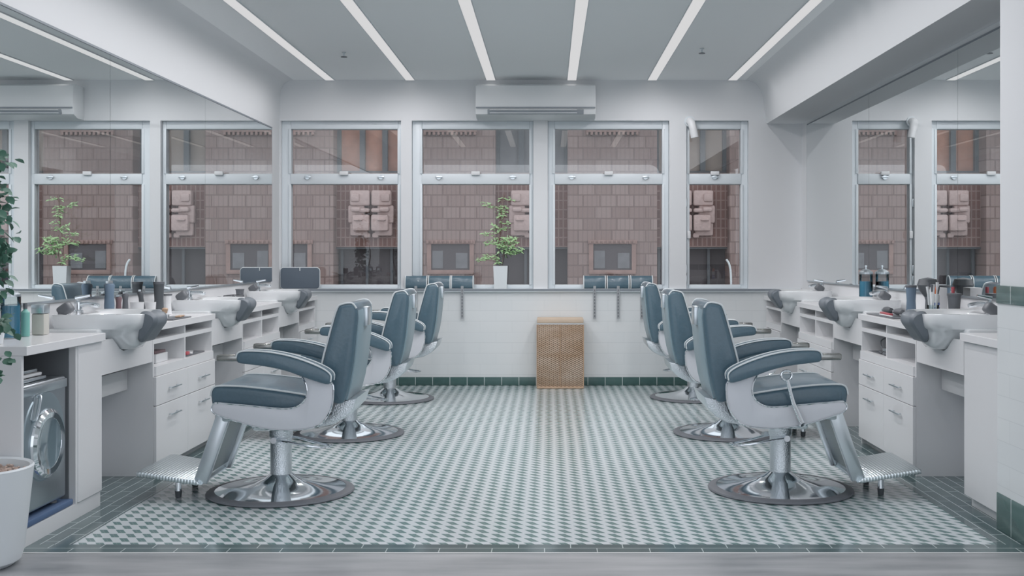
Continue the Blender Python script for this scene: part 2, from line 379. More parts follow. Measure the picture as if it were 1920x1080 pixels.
# ------------------------------------------------------------------ ceiling lamps
names = ['first', 'second', 'third', 'fourth', 'fifth', 'sixth']
for i, lu in enumerate((-410, -260, -109, 42, 192, 342)):
    x = lu*U; wd = .0412
    lab = ['white linear ceiling light at the far left, nearest the left mirrors', 'linear ceiling light second from the left', 'linear ceiling light ending above the left half of the air conditioner', 'linear ceiling light ending above the right half of the air conditioner', 'linear ceiling light second from the right', 'linear ceiling light at the far right, nearest the soffit'][i]
    o = empty('ceiling_light', (x, 7.2, CEIL), lab, 'light', 'linear ceiling lights')
    MB().box((-wd, -3.0, -.008), (wd, 3.02, -.002)).build('diffuser', 'lamp', o)
    MB().box((-wd-.004, -3.0, -.009), (-wd, 3.02, -.0005)).box((wd, -3.0, -.009), (wd+.004, 3.02, -.0005)).box((-wd, 3.02, -.009), (wd, 3.024, -.0005)).build('housing', 'housing', o)
    for k in range(14 if i not in (2, 3) else 12):  # unseen spots added to light the room, as the diffuser is too dim
        ld = bpy.data.lights.new('added_spot', 'SPOT'); ld.energy = SPOT_W*(.65, 1.45, 1.0, 1.0, 1.45, .32)[i]; ld.spot_size = R(178); ld.spot_blend = .75; ld.shadow_soft_size = 0; ld.color = (1, .975, .995)
        lo = bpy.data.objects.new('added_spot', ld); COL.objects.link(lo); lo.parent = o; lo.location = (0, -2.5+.385*k, -.012)
for (px, py, lab) in ((645, 98, 'small ceiling sprinkler head in the left half of the ceiling'), (1316, 91, 'small ceiling sprinkler head in the right half of the ceiling')):
    r = (VY-py)/328; 
    o = empty('ceiling_sprinkler', (X(px, r), D/r, CEIL), lab, 'sprinkler', 'ceiling sprinkler heads')
    MB().lathe([(.0, 0), (.016, 0), (.016, -.006), (.006, -.008), (.006, -.035), (0, -.035)], seg=14, cap=False).build('stem', 'satin', o)
    MB().lathe([(0, -.035), (.026, -.036), (.026, -.041), (0, -.041)], seg=14, cap=False).build('deflector', 'dark', o)

# ------------------------------------------------------------------ air conditioner
o = empty('air_conditioner', (X(1004, 1.035), D, 2.483), 'white wall mounted air conditioner above the windows', 'air conditioner')
hw = .55
pr = [(0, .31), (-.2, .31), (-.235, .29), (-.245, .2), (-.245, .095), (-.225, .03), (-.15, 0), (0, 0)]
MB().prism([(p[0], p[1]) for p in pr], -hw, hw, 'x', .006, 2).build('body', 'acw', o)
MB().box((-hw+.004, -.2515, .082), (hw-.004, -.244, .094)).build('seam', 'acd', o)
MB().box((-hw+.11, -.249, .075), (hw-.11, -.2, .03), .003, rot=rx(R(12))).build('vent_slot', 'acd', o)
for k in range(2): MB().box((-hw+.13, -.262+.012*k, .062-.026*k), (hw-.17, -.243+.014*k, .068-.026*k), .002).build('louver', 'acw', o)
# ------------------------------------------------------------------ wall elbow duct by the last window
o = empty('duct_elbow', (X(1300, 1), D, Z(240, 1)), 'white curved elbow duct at the top left corner of the narrow window', 'duct')
MB().tube(catmull([(-.035, -.0, .06), (-.035, -.07, .05), (-.02, -.1, 0), (.0, -.1, -.1)], 5, False), .036, 14).build('pipe', 'white', o)
MB().lathe([(.036, -.012), (.05, -.01), (.05, 0), (.036, 0)], (-.035, 0, .06), 18, 'y').build('flange', 'frame', o)
# ------------------------------------------------------------------ barber chairs (local +x is the front)
def L(px, py): return (-(px-498.5)*.002604, EYE-(py-478)*.002604)
def chair_proto():
    o = empty('barber_chair', (0, 0, 0), 'x', 'chair')
    cf = [(397.5,765),(405,755.5),(435,757.5),(465,760),(505,764),(540,766),(562,760),(575,745),(576,727),(571,712),(566,702),(590,707),(622,717),(626,740),(622,765),(610,787),(590,801),(540,807),(490,802),(452,792),(415,780),(401,773)]
    cf = catmull([L(*p) for p in cf], 3)
    for s in (1, -1):
        y0, y1 = sorted((s*.285, s*.315))
        MB().prism(cf, y0, y1, 'y', .006, 2).build('side_frame', 'enamel', o)
        e = MB().tube([(p[0], s*.314, p[1]) for p in cf], .004, 6, True); e.build('frame_edge', 'chrome', o)
    ar = [(450,669),(453,661),(465,657),(502,658),(540,664),(577,675),(610,689),(625,701),(625,714),(615,718),(577,706),(540,693),(502,685),(470,681),(453,678)]
    arp = catmull([L(*p) for p in ar], 3); top = catmull([L(*p) for p in ar[:9]], 4, False)
    for s in (1, -1):
        y0, y1 = sorted((s*.285, s*.375))
        a = MB().prism(arp, y0, y1, 'y', .014, 3).build('armrest', 'teal', o)
        for yy in (.370, .290): MB().tube([(p[0], s*yy, p[1]+.002) for p in top], .0042, 6).build('piping', 'pipe', a)
        hx0, hz0 = L(450, 677); hx1, hz1 = L(411, 663)
        MB().box((hx0-.01, s*.33-.026, hz0+.002), (hx1, s*.33+.026, hz1-.002), .009, 3).build('arm_tip', 'bronze', o)
    se = [(391,745),(394,732),(404,726),(435,726),(465,728),(515,734),(572,743),(590,750),(588,770),(540,776),(465,774),(405,776),(396,772)]
    sp = catmull([L(*p) for p in se], 3)
    seat = MB().prism(sp, -.275, .275, 'y', .022, 4).build('seat', 'teal', o)
    tp = catmull([L(*p) for p in se[:8]], 4, False)
    for y in (-.268, .268): MB().tube([(p[0], y, p[1]+.001) for p in tp], .0045, 6).build('piping', 'pipe', seat)
    bk = [(636,572),(627,580),(617,612),(608,645),(600,676),(594,705),(596,735),(612,756),(630,762),(641,755),(650,722),(657,680),(661,640),(665,600),(664,580),(655,570)]
    bp = catmull([L(*p) for p in bk], 3)
    back = MB().prism(bp, -.235, .235, 'y', .024, 4).build('backrest', 'teal', o)
    fl = catmull([L(*p) for p in (bk[14:]+bk[:6])], 4, False)
    for y in (-.226, .226): MB().tube([(p[0]+.002, y, p[1]) for p in fl], .0048, 6).build('piping', 'pipe', back)
    rl = [L(*p) for p in ((644,756),(653,722),(660,680),(664,640),(667,600),(665,584))]
    MB().prism([(p[0]+.012, p[1]) for p in rl]+[(p[0], p[1]) for p in rl[::-1]], -.205, .205, 'y', .003, 2).build('back_panel', mat('back_sheen', (.26, .36, .41), .35), back) if 'bv' not in M else None  # lighter colour paints the light reflected off the rear of the backrest
    hx, hz = L(668, 585)
    MB().box((hx-.014, -.05, hz-.085), (hx+.014, .05, hz+.012), .005).build('headrest_socket', 'satin', back)
    # lower back bracket
    br = [L(*p) for p in ((622,758),(640,757),(662,752),(655,774),(640,790),(615,803),(585,808),(590,795),(612,785))]
    MB().prism(br, -.2, .2, 'y', .008, 2).build('back_bracket', 'brush', o)
    MB().box((-.22, -.26, .40), (.23, .26, .452), .01).build('seat_base', 'satin', o)
    MB().box((-.12, -.12, .33), (.12, .12, .40), .015).build('swivel_plate', 'chrome', o)
    # column + base
    MB().lathe([(.054, .095), (.054, .28), (.058, .285), (.06, .29), (.06, .345), (.054, .35)], seg=40).build('column', 'brush', o)
    MB().lathe([(.045, .03), (.048, .10), (.0, .10)], seg=40, cap=False).build('piston', 'chrome', o)
    base = MB().lathe([(.335, .010), (.335, .020), (.30, .022), (.22, .033), (.13, .055), (.085, .074), (.055, .096), (.05, .098), (.0, .098)], seg=72, cap=False).build('base', 'chrome', o)
    MB().lathe([(.33, 0), (.368, 0), (.374, .006), (.37, .013), (.345, .021), (.33, .021)], seg=72, cap=False).build('base_rim', 'rubber', o)
    # pump pedal loop
    pts = catmull([(.02, .064, .276), (-.06, .075, .268), (-.16, .06, .245), (-.235, .035, .235), (-.26, 0, .238), (-.235, -.035, .235), (-.16, -.06, .245), (-.06, -.075, .268), (.02, -.064, .276)], 4, False)
    MB().tube(pts, .006, 8).lathe([(.016, -.078), (.016, .078)], (.02, 0, .276), 14, 'y').build('pump_pedal', 'chrome', o)
    # long side lever on the right-hand side
    lv = MB().tube([(-.040, -.355, .61), (-.01, -.352, .50), (.034, -.345, .40), (.034, -.33, .39)], [.008, .011, .014, .014], 10)
    lv.tube([(-.044+.026*cos(a), -.355, .632+.024*sin(a)) for a in [2*pi*k/16 for k in range(16)]], .006, 8, True)
    lv.tube([(.034, -.345, .40), (.034, -.26, .40)], .012, 10); lv.build('recline_lever', 'chrome', o)
    # footrest
    for s in (1, -1):
        pf = [(.262, .435), (.20, .395), (.175, .43), (.205, .455), (.25, .46)]
        arm = [(.268, .43), (.375, .115), (.35, .085), (.315, .085), (.205, .40), (.215, .45)]
        y0, y1 = sorted((s*.185, s*.225))
        MB().prism(arm, y0, y1, 'y', .008, 2).build('footrest_arm', 'satin', o)
    MB().prism([(.225, .40), (.24, .40), (.345, .12), (.33, .12)], -.184, .184, 'y').build('calf_panel', mat('calf_pad', (.16, .22, .24), .25), o)
    pl = [(.335, .085), (.36, .108), (.50, .128), (.63, .15), (.655, .148), (.655, .128), (.50, .104), (.36, .082)]
    MB().prism(pl, -.245, .245, 'y', .006, 2).build('foot_plate', 'ribbed', o)
    for s in (1, -1):
        lg = MB().lathe([(.017, .03), (.013, .118)], (.485, s*.13, 0), 12).build('foot_leg', 'chrome', o)
        MB().lathe([(.015, 0.001), (.018, .034)], (.485, s*.13, 0), 12).build('rubber_tip', 'black', lg)
    return o
proto = chair_proto()
CH = [(527, 5.64, -276.8, pi, 'nearest left teal barber chair, the large one beside the leafy floor plant and washer'),
      (0, 7.46, -273, pi, 'middle teal barber chair of the left row, facing the second white basin'),
      (0, 9.26, -270, pi, 'last teal barber chair of the left row, close to the window wall'),
      (0, 5.70, 240.7, 0, 'nearest right teal barber chair with its long chrome lever in front'),
      (0, 7.49, 244.7, 0, 'middle teal barber chair of the right row'),
      (0, 9.355, 247, 0, 'last teal barber chair of the right row, beside the window wall')]
for i, (_, y, xu, a, lab) in enumerate(CH):
    c = proto if i == 0 else copy_tree(proto)
    c.location = (xu*U, y, .001); c.rotation_euler.z = a; c['label'] = lab; c['group'] = 'teal barber chairs'

# ------------------------------------------------------------------ stations along both walls; local x goes out from the mirror
def face(side): return LM if side < 0 else RM
def placed(o, side, y, z=0.001):
    o.location = (face(side), y, z); o.rotation_euler.z = 0 if side < 0 else pi; return o
CT = EYE-76*U      # worktop surface .8425
def zz(u): return EYE-u*U
DW = 1.066
def drawer_unit():
    o = empty('drawer_cabinet', (0, 0, 0), 'x', 'cabinet'); h = DW/2; t = .018; b = MB()
    zt_ = CT-.04; z1, z2, z3, z4 = zz(94), zz(99), zz(124), zz(134.5)
    b.box((.012, -h, .0), (CW, -h+t, zt_)).box((.012, h-t, 0), (CW, h, zt_)).box((.012, -h+t, .0), (.03, h-t, zt_))
    b.box((.03, -.009, z3), (CW, .009, zt_)).box((.03, -h+t, z2), (CW, -.009, z1)).box((.03, .009, z2), (CW, h-t, z1))
    b.box((.03, -h+t, z4), (CW+.012, h-t, z3)).box((.03, -h+t, .0), (CW-.03, h-t, .045))
    b.build('carcass', 'cab', o)
    zm, zl = zz(167.5), zz(235.5)
    for (ya, yb) in ((-h+.004, -.002), (.002, h-.004)):
        for (za, zb2, hz) in ((zm+.002, z4-.003, .5), (zl, zm-.002, .80)):
            d = MB().box((CW+.0005, ya, za), (CW+.018, yb, zb2), .0015, 1).build('drawer', 'cab', o)
            yc = (ya+yb)/2; zc = za+(zb2-za)*hz
            hd = MB().tube([(CW+.018, yc-.06, zc), (CW+.04, yc-.06, zc)], .004, 6).tube([(CW+.018, yc+.06, zc), (CW+.04, yc+.06, zc)], .004, 6).box((CW+.036, yc-.085, zc-.004), (CW+.044, yc+.085, zc+.004), .002)
            hd.build('handle', 'satin', d)
    return o
dp = drawer_unit()
DU = [(-1, 6.565, 'white drawer cabinet on the left behind the nearest barber chair'), (-1, 8.319, 'second white drawer cabinet of the left row, past the middle basin'),
      (1, 6.565, 'white drawer cabinet on the right with curling tools in its open cubby'), (1, 8.319, 'second white drawer cabinet of the right row')]
for i, (s, y, lab) in enumerate(DU):
    c = dp if i == 0 else copy_tree(dp); placed(c, s, y); c['label'] = lab; c['group'] = 'white drawer cabinets'
def sink_unit(w, s_):
    o = empty('sink_cabinet', (0, 0, 0), 'x', 'cabinet'); h = w/2
    nt_ = [(-h, zz(118)), (h, zz(118)), (h, CT-.04), (.21, CT-.04), (.165, .776), (.118, .745), (.075, .730), (-.075, .730), (-.118, .745), (-.165, .776), (-.21, CT-.04), (-h, CT-.04)]
    MB().prism(nt_, CW-.02, CW, 'x').build('apron', 'cab', o)
    MB().box((.012, -h, CT-.075), (CW-.021, -h+.02, CT-.04)).box((.012, h-.02, CT-.075), (CW-.021, h, CT-.04)).box((.012, -h, 0), (.024, h, CT-.04)).build('frame', 'cabin', o)
    MB().box((.026, -h+.02, zz(148)), (.20, h-.02, zz(126)), .002).build('pipe_cover', 'cab', o)
    return o
sp_ = sink_unit(.684, 1)
SU = [(-1, 5.685, 'white sink cabinet under the nearest left basin, beside the washer'), (-1, 7.44, 'white sink cabinet under the middle left basin'), (-1, 9.196, 'white sink cabinet under the far left basin'),
      (1, 5.685, 'white sink cabinet under the nearest right basin'), (1, 7.44, 'white sink cabinet under the middle right basin'), (1, 9.196, 'white sink cabinet under the far right basin')]
for i, (s, y, lab) in enumerate(SU):
    c = sp_ if i == 0 else copy_tree(sp_); placed(c, s, y); c['label'] = lab; c['group'] = 'white sink cabinets'
# end cabinets against the back wall
for s, lab in ((-1, 'white open cabinet in the back left corner beneath the slate panel'), (1, 'white open cabinet in the back right corner under the windows')):
    o = empty('corner_cabinet', (0, 0, 0), lab, 'cabinet', 'corner cabinets'); y0, y1 = -.335, .335; zt_ = CT-.04
    MB().box((.012, y0, 0), (CW, y0+.018, zt_)).box((.012, y1-.018, 0), (CW, y1, zt_)).box((.012, y0, 0), (.03, y1, zt_)).box((.03, y0+.018, zz(134.5)), (CW, y1-.018, zz(124))).box((.03, y0+.018, zz(99)), (CW, y1-.018, zz(95))).build('carcass', 'cab', o)
    for za, zb2, hz in ((zz(167.5)+.002, zz(134.5)-.003, .5), (zz(235.5), zz(167.5)-.002, .8)):
        d = MB().box((CW, y0+.004, za), (CW+.018, y1-.004, zb2), .0015, 1).build('drawer', 'cab', o)
        zc = za+(zb2-za)*hz; MB().box((CW+.036, -.085, zc-.004), (CW+.044, .085, zc+.004), .002).tube([(CW+.018, -.06, zc), (CW+.04, -.06, zc)], .004, 6).tube([(CW+.018, .06, zc), (CW+.04, .06, zc)], .004, 6).build('handle', 'satin', d)
    placed(o, s, 9.875)
# worktops (one continuous run per wall, notched for the basins)
for s, lab in ((-1, 'long white worktop running below the left mirrors, notched for basins'), (1, 'long white worktop running below the right mirrors, notched for basins')):
    y_a = 4.53 if s < 0 else 4.884; q = []
    for y0, y1 in [(y_a, 5.335), (6.035, 7.09), (7.79, 8.845), (9.545, 10.21)]:
        q += [(face(s)-s*.026, y0), (face(s)-s*(CW+.022), y0), (face(s)-s*(CW+.022), y1), (face(s)-s*.026, y1)]
    q = q[1:-1] + [(face(s)-s*.002, 10.21), (face(s)-s*.002, y_a)]
    b = MB().prism(q, CT-.0385, CT, 'z', .0015, 1)
    tag(b.build('worktop', 'top'), lab, 'worktop')
# near left: washer bay cabinet ; near right: door panel
o = empty('washer_cabinet', (LM, 4.53, .001), 'white cabinet at the left front housing the silver washer', 'cabinet')
zt_ = CT-.04
MB().box((.002, .0, .0), (CW, .02, zt_)).box((.002, .52, .07), (CW-.001, .54, zt_)).box((.002, .02, 0), (.01, .52, zt_)).build('carcass', 'cab', o)
MB().box((.011, .021, .072), (.016, .519, zt_-.002)).box((.016, .512, .072), (CW-.03, .5195, zt_-.002)).box((.016, .021, zt_-.006), (CW-.03, .512, zt_-.001)).build('shade_lining', 'niche', o)  # dark sheets on the white carcass, painting the bay's inner shade
MB().box((.011, .021, 0), (CW-.002, .80, .07)).build('plinth', 'cab', o)
MB().box((CW-.02, .5405, .073), (CW+.004, .805, zt_), .0015, 1).build('door_panel', 'cab', o)
MB().box((.02, .5405, .073), (CW-.021, .56, zt_)).box((.02, .785, .073), (CW-.021, .805, zt_)).build('side_panel', 'cab', o)
o = empty('side_cabinet', (RM, 5.11, .001), 'tall white cabinet panel at the right front beside the tiled pilaster', 'cabinet', rz=pi)
MB().box((.002, -.222, .06), (CW-.02, .222, zt_)).build('carcass', 'cab', o)
MB().box((CW-.0195, -.2225, .055), (CW+.002, .2215, zt_-.004), .0015, 1).build('door_panel', 'cab', o)
MB().box((.002, -.222, 0), (CW-.035, .20, .0595)).build('plinth', 'cab', o)

# ------------------------------------------------------------------ basins
def basin(sy):
    o = empty('wash_basin', (0, 0, 0), 'x', 'basin')
    def ring(x0, x1, w, z, n=3.2, taper=0., N=48, dip=0.):
        pts = []
        for k in range(N):
            a = 2*pi*k/N; c, s = cos(a), sin(a)
            px = (abs(c)**(2/n))*(1 if c >= 0 else -1); py = (abs(s)**(2/n))*(1 if s >= 0 else -1)
            x = (x0+x1)/2+(x1-x0)/2*px; f = (px+1)/2
            y = w*py*(1-taper*f*f)
            pts.append((x, y, z-dip*max(0, (px-.6)/.4)*(1-abs(py))))
        return pts
    zr = .9275; z0 = CT-.038
    rings = [ring(.27, .36, .065, .735, 2.6), ring(.255, .385, .10, .742, 2.8), ring(.23, .405, .15, .775, 2.8), ring(.19, .418, .205, .81, 2.8, .1)]
    rings = rings
    body = MB().loft(rings[:4]+[ring(.16, .425, .24, .84, 2.8, .15), ring(.03, .436, .312, .852, 4.2, .26), ring(.028, .442, .318, .88, 5, .26), ring(.028, .448, .325, zr-.008, 5.2, .26), ring(.032, .445, .322, zr, 5.2, .26, dip=.012),
                       ring(.05, .425, .30, zr, 5, .26, dip=.014), ring(.11, .415, .285, zr-.012, 4, .3), ring(.13, .39, .25, .87, 3.2, .25), ring(.18, .36, .17, .81, 2.4, .1), ring(.24, .32, .06, .79, 2)])
    bo = body.build('bowl', 'porc', o, 50)
    # sink base resting on the cabinet rails
    MB().box((.029, -.325, z0-.001), (.30, .325, .856), .012).build('deck', 'porc', o)
    # neck rest
    def nr(y):
        q = (1-(abs(y)/.095)**2); dz = -.014*q
        return [(.415, zr-.004+dz), (.45, zr+.012+dz), (.495, zr-.008+dz), (.503, zr-.045+dz), (.475, zr-.095), (.435, zr-.150), (.41, zr-.145), (.405, zr-.09)]
    rr = []
    for k in range(11):
        y = -.095+.019*k; sc = 1 if 0 < k < 10 else .75
        P = catmull(nr(y), 3); cx = sum(p[0] for p in P)/len(P); cz = sum(p[1] for p in P)/len(P)
        rr.append([(cx+(p[0]-cx)*sc+.0, y, cz+(p[1]-cz)*sc) for p in P])
    MB().loft(rr).build('neck_rest', 'neck', o, 50)
    # mixer tap
    fx, fy = .065, 0
    t = MB().lathe([(.026, zr-.006), (.026, zr+.004), (.02, zr+.008), (.02, zr+.05), (.0, zr+.055)], (fx, fy, 0), 20, 'z', False)
    t.tube(catmull([(fx, fy, zr+.03), (fx+.05, fy, zr+.04), (fx+.11, fy, zr+.03)], 4, False), [.013]*8+[.01], 12)
    t.build('tap', 'chrome', o)
    MB().tube([(fx, fy, zr+.055), (fx-.005, fy+.01*sy, zr+.07), (fx+.07, fy+.015*sy, zr+.085)], [.012, .012, .006], 10).build('tap_lever', 'chrome', o)
    # spray head in its holder
    hh = MB().box((-.036, -.03, -.028), (.036, .03, .028), .016, 3, rot=ry(R(-35)))
    ho = hh.build('spray_head', 'dark', o); ho.location = (.075 if sy < 0 else .125, .17*sy, zr+.02)
    MB().lathe([(.02, zr-.006), (.02, zr+.003), (.0, zr+.003)], (.075 if sy < 0 else .125, .17*sy, 0), 16, 'z', False).build('hose_collar', 'chrome', o)
    return o
bl, brr = basin(-1), basin(1)
BS = [(-1, 5.69, 'nearest white wash basin on the left, beside the blue liquid jar'), (-1, 7.44, 'middle white wash basin in the left row'), (-1, 9.196, 'far white wash basin in the left row, by the slate panel'),
      (1, 5.69, 'nearest white wash basin on the right, beside the tiled pilaster'), (1, 7.44, 'middle white wash basin in the right row'), (1, 9.196, 'far white wash basin in the right row, at the window end')]
for i, (s, y, lab) in enumerate(BS):
    c = (bl if s < 0 else brr) if i in (0, 3) else copy_tree(bl if s < 0 else brr)
    placed(c, s, y, 0); c['label'] = lab; c['group'] = 'white wash basins with grey neck rests'

# ------------------------------------------------------------------ washer
o = empty('washing_machine', (-2.47, 4.80, .1015), 'silver front loading washing machine in the white cabinet bay', 'washing machine')
MB().box((0, -.24, .02), (.26, .20, .57), .012, 3).build('body', 'stainless', o)
MB().box((.20, -.238, .52), (.268, .198, .56), .006).build('control_strip', 'satin', o)
dc = (.262, .0, .295)
MB().lathe([(.105, -.002), (.112, .018), (.135, .022), (.15, .012), (.155, -.002)], dc, 48, 'x', False).build('door_ring', 'chrome', o)
MB().lathe([(.0, .004), (.06, .006), (.10, .012), (.112, .016), (.112, -.001)], dc, 48, 'x', False).build('door_glass', 'dglass', o)
MB().lathe([(.20, -.006), (.19, .0025), (.0, .0025)], (.262, -.02, .33), 48, 'x', False).build('front_disc', mat('blue_grey_panel', (.30, .37, .41), .3, .6), o)
MB().tube(catmull([(.266, -.135, .41), (.285, -.14, .42), (.285, -.10, .505), (.266, -.09, .515)], 5, False), .0055, 10).box((.262, -.135, .41), (.266, -.10, .51), .002, rot=rx(R(-22))).build('handle', 'satin', o)
for y in (-.19, .15):
    for x in (.04, .22): MB().lathe([(.02, .0005), (.015, .025)], (x, y, 0), 12).build('foot', 'dark', o)
tag(MB().box((LM+.02, 4.556, .0725), (LM+CW-.006, 5.04, .1), .006).build('rubber_mat', 'bluemat'), 'dark blue mat under the silver washing machine', 'mat')
for k in range(3):
    t = MB().box((-2.40, 4.62+.01*k, .6745+.017*k), (-2.235-.01*k, 4.86-.02*k, .6895+.017*k), .005, 2).build('metal_tray', 'satin' if k % 2 == 0 else 'white')
    tag(t, ['lowest silver flat tray stacked on the washing machine', 'pale middle flat tray stacked on the washing machine', 'topmost silver flat tray stacked on the washing machine'][k], 'tray', 'trays stacked on the washing machine')

# ------------------------------------------------------------------ hamper
o = empty('wicker_hamper', (X(1050.5, 1.027), 10.095, .002), 'tan wicker laundry hamper standing against the back wall', 'hamper')
MB().box((-.208, -.115, .018), (.208, .115, .585), .008, 2).build('body', 'wicker', o)
lid = MB().box((-.213, -.12, .597), (.213, .12, .641), .008, 2).build('lid', mat('lid_cane', (.66, .52, .40), .6, var=.15), o)
MB().box((-.206, -.113, .5855), (.206, .113, .5965)).build('lining', 'white', o)
MB().box((-.215, -.121, .0), (.215, .121, .02), .006).build('bottom_rim', 'tan', o)
for x in (-.212, 0.0, .212): MB().tube([(x, -.119, .02), (x, -.119, .584)], .005, 6).build('cane_post', 'tan', o)

# ------------------------------------------------------------------ headrests resting on the sill, slotted bars hanging
def headrest():
    o = empty('headrest', (0, 0, 0), 'x', 'headrest')
    pr = catmull([(-.045, .0), (-.05, .05), (-.035, .095), (.0, .115), (.035, .10), (.045, .05), (.04, .0), (0, -.004)], 4)
    c = MB().prism(pr, -.1, .1, 'x', .008, 2).build('cushion', 'teal', o)
    for s in (-1, 1): MB().tube([(s*.101, p[0], p[1]) for p in pr], .0055, 6, True).build('piping', 'pipe', c)
    b = MB().box((-.013, -.051, -.285), (.013, -.046, .03), .001, 1)
    bar = b.build('slotted_bar', mat('grey_steel', (.36, .38, .40), .4), o)
    h = MB()
    for k in range(9): h.box((-.0045, -.0516, -.27+.03*k), (.0045, -.0509, -.252+.03*k))
    h.build('slots', 'dark', bar)
    return o
hp = headrest(); n = 0
for grp, pxs in (('left', (778, 822, 865.5)), ('right', (1115.5, 1160, 1204.5))):
    for j, px in enumerate(pxs):
        c = hp if n == 0 else copy_tree(hp); n += 1
        c.location = (X(px, 1.01), D-.0-.0+.012, zb+.005)
        c['label'] = ('%s of three teal headrests on the sill %s' % (('leftmost', 'middle', 'rightmost')[j], 'left of the fern' if grp == 'left' else 'right of the hamper'))
        c['group'] = 'teal headrests hung on the window sill'
# slate panel with pale rim
o = empty('seat_panel', (X(558, 1.013), 10.225, zb+.001), 'dark slate rounded panel with pale rim standing on the left sill', 'panel')
def rrect(w, h, r, n=5):
    p = []
    for cx, cz, a0 in ((w-r, h-r, 0), (-w+r, h-r, 90), (-w+r, r, 180), (w-r, r, 270)):
        for k in range(n+1):
            a = R(a0+90*k/n); p.append((cx+r*cos(a), cz+r*sin(a)))
    return p
q = rrect(.182, .195, .03)
MB().prism(q, -.012, .0, 'y', .003, 2).build('front_face', 'slate', o)
MB().prism(q, .0005, .014, 'y', .003, 2).build('back_face', 'teal', o)
MB().tube([(p[0], 0, p[1]) for p in q], .0055, 8, True).build('rim', 'pipe', o)
MB().box((-.004, -.018, .165), (.004, -.0125, .2), .001).build('clip', 'pipe', o)
# ------------------------------------------------------------------ plants
def leaf(b, p, d, up, ln, wd, bend=.2):
    d = d.normalized(); s = d.cross(up); s = s.normalized() if s.length > 1e-3 else Vector((1, 0, 0)); n = s.cross(d)
    P = []
    for t, w in ((0, .08), (.3, .85), (.6, 1), (.85, .55), (1, .02)):
        c = p+d*ln*t-n*bend*ln*t*t; P.append((c-s*wd*w+n*wd*.25*w, c, c+s*wd*w+n*wd*.25*w))
    v = [[b.bm.verts.new(q) for q in r] for r in P]
    for r0, r1 in zip(v, v[1:]):
        b.bm.faces.new((r0[0], r0[1], r1[1], r1[0])); b.bm.faces.new((r0[1], r0[2], r1[2], r1[1]))
def rv(): return Vector((random.uniform(-1, 1), random.uniform(-1, 1), random.uniform(-1, 1)))
px_, py_ = -2.25, 4.30
o = empty('potted_tree', (px_, py_, .001), 'tall leafy plant in a white round planter at the left front corner', 'plant')
rp = [(.0, .0), (.13, 0), (.158, .02), (.17, .06), (.202, .37), (.205, .385), (.2, .392), (.188, .385), (.18, .34), (0, .34)]
MB().lathe(rp, seg=56, cap=False).build('planter', 'pot', o)
pb = MB()
for k in range(260):
    a = random.uniform(0, 2*pi); rr_ = .18*math.sqrt(random.random()); t = random.uniform(.007, .012)
    pb.lathe([(0, -t*.6), (t*.8, -t*.3), (t, 0), (t*.7, t*.4), (0, t*.6)], (rr_*cos(a), rr_*sin(a), .352+random.uniform(0, .012)), 6, 'z', False)
tag(pb.build('pebbles', 'pebble', o), kind='stuff')
tr = catmull([(-.03, -.02, .34), (-.07, .0, .6), (-.04, .03, .9), (-.10, .02, 1.2), (-.06, 0, 1.5), (-.09, .0, 1.75)], 5, False)
st = MB().tube(tr, [.014-.0004*k for k in range(len(tr))], 8)
fo = MB()
for (zc, n_, sx, rad, h_) in ((1.60, 90, .04, .08, .06), (1.44, 100, .045, .08, .07), (1.34, 110, .04, .085, .09), (1.24, 110, .05, .09, .08), (1.12, 70, .04, .07, .06), (1.0, 60, .03, .085, .05), (.94, 50, .05, .07, .04), (.78, 70, .045, .07, .06), (1.8, 60, -.05, .1, .1), (.6, 8, .02, .03, .03)):
    c = Vector((sx, -.02, zc)); st.tube([(-.07, .01, zc-.08), tuple(c)], .004, 5)
    for k in range(n_):
        p = c+Vector((random.gauss(0, rad*.5), random.gauss(0, rad*.6), random.gauss(0, h_*.5)))
        if p.x > .115: p.x = .115-random.random()*.04
        leaf(fo, p, rv()+Vector((.3, 0, -.2)), Vector((random.uniform(-.5, .5), random.uniform(-.9, .1), 1)), random.uniform(.03, .052), random.uniform(.012, .02))
st.build('stem', 'stem', o); fo.build('foliage', 'leafd', o)
